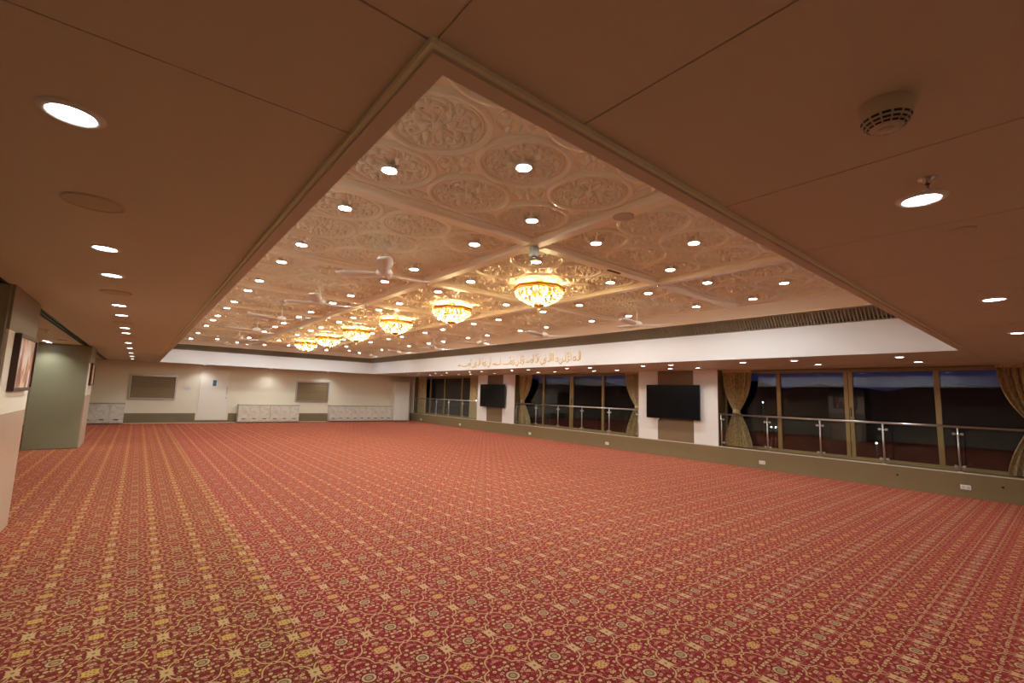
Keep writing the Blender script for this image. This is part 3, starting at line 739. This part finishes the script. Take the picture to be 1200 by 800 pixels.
# ------------------------------------------------------------------ chandeliers
def chandelier():
    c = thing('chandelier', (0, 0, 0), 'round gold-rimmed crystal basket chandelier glowing warm in a carved coffer', 'chandelier', 'crystal chandeliers down the middle of the ceiling')
    R = .40
    MB().lathe([(.06, 0), (.06, -.03), (.03, -.05), (.02, -.09)], 16, cap0=True).build('ceiling_rose', MT['gold'], c)
    MB().tube([(0, 0, -.05), (0, 0, -.40)], .012, 8).build('stem', MT['gold'], c)
    for k in range(4):
        a = k * PI / 2 + .4; MB().tube([(.05 * math.cos(a), .05 * math.sin(a), -.04), (R * .95 * math.cos(a), R * .95 * math.sin(a), -.12)], .008, 6).build('arm', MT['gold'], c)
    MB().lathe([(R - .03, -.10), (R + .012, -.10), (R + .02, -.115), (R + .004, -.13), (R + .014, -.155), (R - .01, -.165), (R - .03, -.16), (R - .03, -.10)], 8, smooth=False).build('rim', MT['gold'], c)
    def gem(mb, p, d, L, wd):
        d = Vector(d).normalized(); u = d.cross(Vector((0, 0, 1))); u = u.normalized() if u.length > .01 else Vector((1, 0, 0)); v = d.cross(u)
        p = Vector(p); q = [p + (u * math.cos(t) + v * math.sin(t)) * wd for t in (0, PI / 2, PI, 3 * PI / 2)]
        vs = [p - d * L * .5] + q + [p + d * L * .5]
        mb.add(vs, [(0, 2, 1), (0, 3, 2), (0, 4, 3), (0, 1, 4), (5, 1, 2), (5, 2, 3), (5, 3, 4), (5, 4, 1)])
    n = 26
    bowl = [(R - .015, -.17), (R - .03, -.22), (R - .07, -.27), (R - .13, -.315), (R - .20, -.35), (R - .26, -.375), (R - .315, -.395)]
    for t in range(len(bowl) - 1):
        (r0, z0), (r1, z1) = bowl[t], bowl[t + 1]; mb = MB(); nn = max(8, int(n * (r0 / R)))
        for i in range(nn):
            a = 2 * PI * (i + .5 * (t % 2)) / nn; rm = (r0 + r1) / 2
            gem(mb, (rm * math.cos(a), rm * math.sin(a), (z0 + z1) / 2), ((r1 - r0) * math.cos(a), (r1 - r0) * math.sin(a), z1 - z0), math.hypot(r1 - r0, z1 - z0) * 1.02, .022)
        tag(mb.build('crystal_tier', MT['crystal'], c), kind='stuff')
    mb = MB()
    for i in range(32):
        a = 2 * PI * i / 32; gem(mb, ((R - .02) * math.cos(a), (R - .02) * math.sin(a), -.21), (0, 0, -1), .10, .014)
    tag(mb.build('crystal_fringe', MT['crystal'], c), kind='stuff')
    MB().lathe([(.085, -.375), (.09, -.39), (.065, -.41), (.03, -.425), (.012, -.44)], 16).build('base_cup', MT['gold'], c)
    MB().lathe([(.012, -.44), (.022, -.458), (.012, -.478), (.001, -.485)], 12).build('finial', MT['crystal'], c)
    bm = MB().lathe([(.001, .035), (.014, .025), (.020, .005), (.014, -.02), (.008, -.03)], 10).mesh('bulb', MT['bulb'])
    for i in range(6):
        a = 2 * PI * i / 6 + .2; link('bulb', bm, c, (.25 * math.cos(a), .25 * math.sin(a), -.235))
    for i in range(3):
        a = 2 * PI * i / 3; link('bulb', bm, c, (.09 * math.cos(a), .09 * math.sin(a), -.325))
    return c
ch = chandelier()
for j in range(1, 7):
    o = ch if j == 1 else copy_tree(ch)
    o.location = (CX[1], CY[j], ZC - .03)
    o['label'] = 'gold-rimmed crystal basket chandelier glowing warm, %s from the cabinet wall' % ORD[6 - j]

# ------------------------------------------------------------------ ceiling fans
def fan():
    f = thing('ceiling_fan', (0, 0, 0), 'ivory three-blade ceiling fan on a short rod under a carved coffer', 'fan', 'three-blade ceiling fans')
    MB().lathe([(.055, 0), (.055, -.03), (.03, -.06), (.014, -.065)], 16, cap0=True).build('canopy', MT['fan'], f)
    MB().tube([(0, 0, -.05), (0, 0, -.32)], .012, 8).build('rod', MT['fan'], f)
    MB().lathe([(.014, -.30), (.04, -.315), (.085, -.335), (.10, -.37), (.095, -.40), (.06, -.42), (.001, -.425)], 24).build('motor', MT['fan'], f)
    for k in range(3):
        a = k * 2 * PI / 3; mb = MB(); n = 10; vs = []
        for i in range(n + 1):
            t = i / n; r = .085 + .56 * t; hw = .045 + .05 * math.sin(min(1, t * 1.25) * PI * .62) - (.03 * max(0, t - .85) / .15)
            tw = .34 * (1 - .6 * t)
            for s_ in (-1, 1):
                for dz in (0, -.007):
                    vs.append((r, s_ * hw * math.cos(tw), -.385 + s_ * hw * math.sin(tw) + dz + .03 * t * t))
        fs = []
        for i in range(n):
            p = i * 4; q = p + 4; fs += [(p, q, q + 2, p + 2), (p + 1, p + 3, q + 3, q + 1), (p, p + 1, q + 1, q), (p + 2, q + 2, q + 3, p + 3)]
        fs += [(0, 2, 3, 1), (n * 4, n * 4 + 1, n * 4 + 3, n * 4 + 2)]
        b = mb.add(vs, fs, True).build('blade', MT['fan'], f); b.rotation_euler.z = a
    return f
fn_ = fan(); first = True
base_rot = [math.atan2(-.88, -.38), 2.2, 1.2, 2.9, .4, 1.9, .9]
for ci in (0, 2):
    for j in range(1, 7):
        o = fn_ if first else copy_tree(fn_); first = False
        o.location = (CX[ci], CY[j], ZC - .03); o.rotation_euler.z = base_rot[j - 1] + (1.1 if ci else 0)
        o['label'] = 'ivory three-blade ceiling fan, %s coffer line, %s fan from the cabinet wall' % (LINE[ci], ORD[6 - j])

# ------------------------------------------------------------------ small ceiling devices
def round_speaker(loc, r, label, group=None, sub='speaker'):
    o = thing('ceiling_speaker', loc, label, 'speaker', group)
    MB().lathe([(r * .9, -.004), (r * .93, -.010), (r, -.008), (r * 1.02, .0)], 32).build('rim', MT['speaker'], o)
    MB().lathe([(.001, -.006), (r * .5, -.0055), (r * .9, -.004)], 32).build('mesh_cover', MT['speaker'], o)
for k, y in enumerate((3.07, 6.02, 8.95, 11.7)):
    round_speaker((-.265, y, HS), .125, 'flat round speaker grille among downlights beside the columns, %s from the cabinet wall' % ORD[3 - k], 'speakers in the column-side soffit')
round_speaker((3.50, 2.66, ZC - .085), .10, 'flat round speaker on a beam of the coffered ceiling')
sd = thing('smoke_detector', (1.655, .30, HS), 'ivory smoke detector with slotted dome on the flat soffit', 'smoke detector')
r = .062
MB().lathe([(r, 0), (r * 1.02, -.012), (r * .98, -.018)], 32, cap0=True).build('base', MT['offwhite'], sd)
MB().lathe([(r * .98, -.018), (r * .96, -.030), (r * .82, -.043), (r * .68, -.052), (r * .40, -.058), (.001, -.059)], 32).build('dome', MT['offwhite'], sd)
for row_, (ra, za, rb, zb) in enumerate(((.91 * r, -.036, .86 * r, -.0405), (.81 * r, -.045, .75 * r, -.0485), (.70 * r, -.0518, .62 * r, -.0545))):
    for k in range(14):
        a0 = 2 * PI * k / 14 + .05; a1 = 2 * PI * (k + 1) / 14 - .05; mb = MB()
        vs = [((q + .001) * math.cos(a), (q + .001) * math.sin(a), z - .001) for a in (a0, (a0 + a1) / 2, a1) for q, z in ((ra, za), (rb, zb))]
        mb.add(vs, [(0, 1, 3, 2), (2, 3, 5, 4)]).build('slot', MT['black'], sd)
MB().lathe([(r * .30, -.0595), (r * .28, -.061), (.001, -.061)], 20).build('test_button', MT['offwhite'], sd)
bx(r * .86, r * .99, -.008, .008, -.034, -.016).build('locking_tab', MT['black'], sd)
sd.scale = (1.08, 1.08, 1.3)
def blank(loc, rr, label):
    o = thing('blank_plate', loc, label, 'cover plate')
    MB().lathe([(rr, .001), (rr, -.004), (rr * .9, -.007), (.001, -.007)], 28).build('cover', MT['soffit'], o)
blank((3.13, .30, HS), .052, 'small round cover plate in the soffit between two downlights')
blank((6.95, .36, HS), .06, 'small round cover plate in the soffit farther from the smoke detector')
def sprinkler(loc, label, group=None):
    o = thing('sprinkler', loc, label, 'sprinkler', group)
    MB().lathe([(.032, .0), (.032, -.004), (.014, -.010), (.010, -.022)], 16).build('escutcheon', MT['steel'], o)
    MB().tube([(-.010, 0, -.02), (-.012, 0, -.035), (0, 0, -.045)], .003, 6).tube([(.010, 0, -.02), (.012, 0, -.035), (0, 0, -.045)], .003, 6).build('yoke', MT['steel'], o)
    MB().lathe([(.001, -.044), (.018, -.045), (.018, -.047), (.001, -.048)], 14).build('deflector', MT['steel'], o)
sprinkler((2.33, .31, HS), 'small steel sprinkler head in the soffit next to a downlight')
sprinkler((-1.4, 11.8, HS), 'small steel sprinkler head in the passage soffit behind the columns')
bm = thing('sensor_box', (3.50, 3.96, ZC - .085), 'grey sensor box hanging at a crossing of the coffer beams', 'sensor')
MB().bbox(-.045, .045, -.045, .045, -.12, 0, .008).build('housing', MT['grille'], bm); MB().bbox(-.03, .03, -.03, .03, -.13, -.118, .004).build('lens', MT['black'], bm)
for x in ((CX[0] + CX[1]) / 2, (CX[1] + CX[2]) / 2):
    for j in range(7):
        y = (CY[j] + CY[j + 1]) / 2
        if j == 0 and x < 4: continue
        sprinkler((x, y, ZC - .085), 'small steel sprinkler under the %s long beam, %s crossing from the cabinet wall' % ('column-side' if x < 4 else 'window-side', ORD[6 - j]), 'sprinklers at the beam crossings')
o = thing('beam_diffuser', (5.0, 3.96, ZC - .085), 'narrow dark curved slot fitting under a coffer beam', 'diffuser')
MB().bbox(-.13, .13, -.02, .02, -.012, 0, .004).build('body', MT['black'], o)
# soffit devices behind the columns
for (x, y, t) in ((-1.42, 11.5, 'farther from'), (-1.42, 14.2, 'nearer')):
    round_speaker((x, y, HS), .09, 'small round speaker in the passage soffit behind the columns, %s the cabinet wall' % t, 'speakers in the passage soffit')

# ------------------------------------------------------------------ gold calligraphy on the fascia
cal = thing('gold_calligraphy', (OX1 - .006, 11.75, 2.63), 'raised gold calligraphic lettering mounted on the white fascia above the windows', 'lettering')
def stroke(pts, wd, mb):
    n = len(pts); P = []
    for i in range(n - 1):     # catmull-rom
        p0, p1, p2, p3 = (Vector(pts[max(0, i - 1)]), Vector(pts[i]), Vector(pts[i + 1]), Vector(pts[min(n - 1, i + 2)]))
        for t in (0, .25, .5, .75):
            P.append(.5 * ((2 * p1) + (p2 - p0) * t + (2 * p0 - 5 * p1 + 4 * p2 - p3) * t * t + (3 * p1 - p0 - 3 * p2 + p3) * t ** 3))
    P.append(Vector(pts[-1]))
    N = len(P); m2 = MB(); m2.relief([(p.x, p.y) for p in P], [wd * (.45 + .75 * math.sin(PI * (.12 + .8 * i / N))) for i in range(N)], h=.6)
    # local: (u along the wall towards -y, v up) -> (x out of wall, y, z)
    mb.add([(z_, -u, v) for (u, v, z_) in m2.v], m2.f, True)
def letters(kinds, u0, sp):
    u = u0
    for kd in kinds:
        mb = MB()
        if kd == 'alif': stroke([(u, .30), (u + .012, .18), (u, .05)], .016, mb); adv = .085
        elif kd == 'lam': stroke([(u + .10, .31), (u + .105, .16), (u + .09, .055), (u + .04, .045), (u, .06)], .016, mb); adv = .15
        elif kd == 'bowl': stroke([(u + .16, .12), (u + .17, .04), (u + .10, -.03), (u + .03, .0), (u, .07)], .017, mb); stroke([(u + .07, .10), (u + .09, .10)], .014, mb); adv = .20
        elif kd == 'long': stroke([(u + .42, .10), (u + .40, .05), (u + .25, .035), (u + .10, .04), (u, .06)], .016, mb); adv = .44
        elif kd == 'ring': stroke([(u + .02, .06), (u + .05, .13), (u + .11, .14), (u + .13, .08), (u + .09, .04), (u + .03, .05)], .016, mb); adv = .16
        elif kd == 'seen': stroke([(u + .24, .12), (u + .22, .06), (u + .17, .06), (u + .165, .11), (u + .15, .06), (u + .10, .06), (u + .095, .11), (u + .08, .06), (u, .06)], .014, mb); adv = .26
        elif kd == 'hook': stroke([(u + .11, .17), (u + .05, .16), (u + .02, .11), (u + .08, .07), (u + .03, .0), (u - .03, .02)], .016, mb); stroke([(u + .05, .24), (u + .08, .25)], .013, mb); adv = .15
        elif kd == 'mark': stroke([(u, .22), (u + .05, .245), (u + .09, .23)], .010, mb); stroke([(u + .02, .27), (u + .07, .29)], .009, mb); adv = .02
        mb.build('letter', MT['goldtext'], cal); u += adv * sp
letters(['seen', 'long', 'ring', 'mark', 'alif', 'bowl', 'hook', 'lam', 'alif', 'mark', 'ring', 'hook', 'bowl', 'alif', 'seen'], -3.05, 1.02)
letters(['long', 'alif', 'long', 'mark', 'ring', 'hook', 'bowl', 'lam', 'mark', 'hook', 'seen', 'ring', 'alif', 'mark', 'lam', 'alif', 'bowl', 'hook', 'lam', 'mark', 'alif', 'alif', 'ring', 'bowl', 'lam', 'mark', 'hook', 'alif', 'ring', 'lam', 'alif'], -.78, .92)

# ------------------------------------------------------------------ outside: dusk hills and a few lamps
mb = MB(); N = 60; vs = []
for i in range(N + 1):
    a = -1.2 + 2.9 * i / N; d = 260; h = 10 + 2.5 * abs(math.sin(i * .9)) * abs(math.cos(i * .37)) + 2 * math.sin(i * 2.1)
    for rr, z in ((d - 40, -22), (d, h), (d + 30, -22)): vs.append((rr * math.cos(a), rr * math.sin(a), z))
fs = []
for i in range(N):
    for k in (0, 1): fs.append((i * 3 + k, i * 3 + 3 + k, i * 3 + 4 + k, i * 3 + 1 + k))
tag(mb.add(vs, fs, True).build('hills', MT['hill']), 'dark wooded skyline beyond the windows at dusk', 'hills', kind='structure')
tag(bx(15, 300, -250, 260, -22.5, -22).build('ground', MT['hill']), 'dark ground far below the windows', 'ground', kind='structure')
def street_lamp(x, y, z):
    o = thing('street_lamp', (x, y, -22), 'distant bluish street lamp seen through the window glass at night', 'street lamp', 'distant lamps outside')
    MB().tube([(0, 0, 0), (0, 0, z + 22)], .12, 6).build('pole', MT['hill'], o); MB().lathe([(.001, .075), (.05, .05), (.075, 0), (.05, -.05), (.001, -.075)], 10, (0, 0, z + 22.2)).build('globe', MT['street'], o)
for (y13, z13, k) in ((5.3, 1.64, 5.2), (5.11, 1.0, 4.6), (5.0, 1.0, 4.7), (2.9, .8, 4.4)):
    street_lamp(13 * k, y13 * k, 1.65 + (z13 - 1.65) * k)
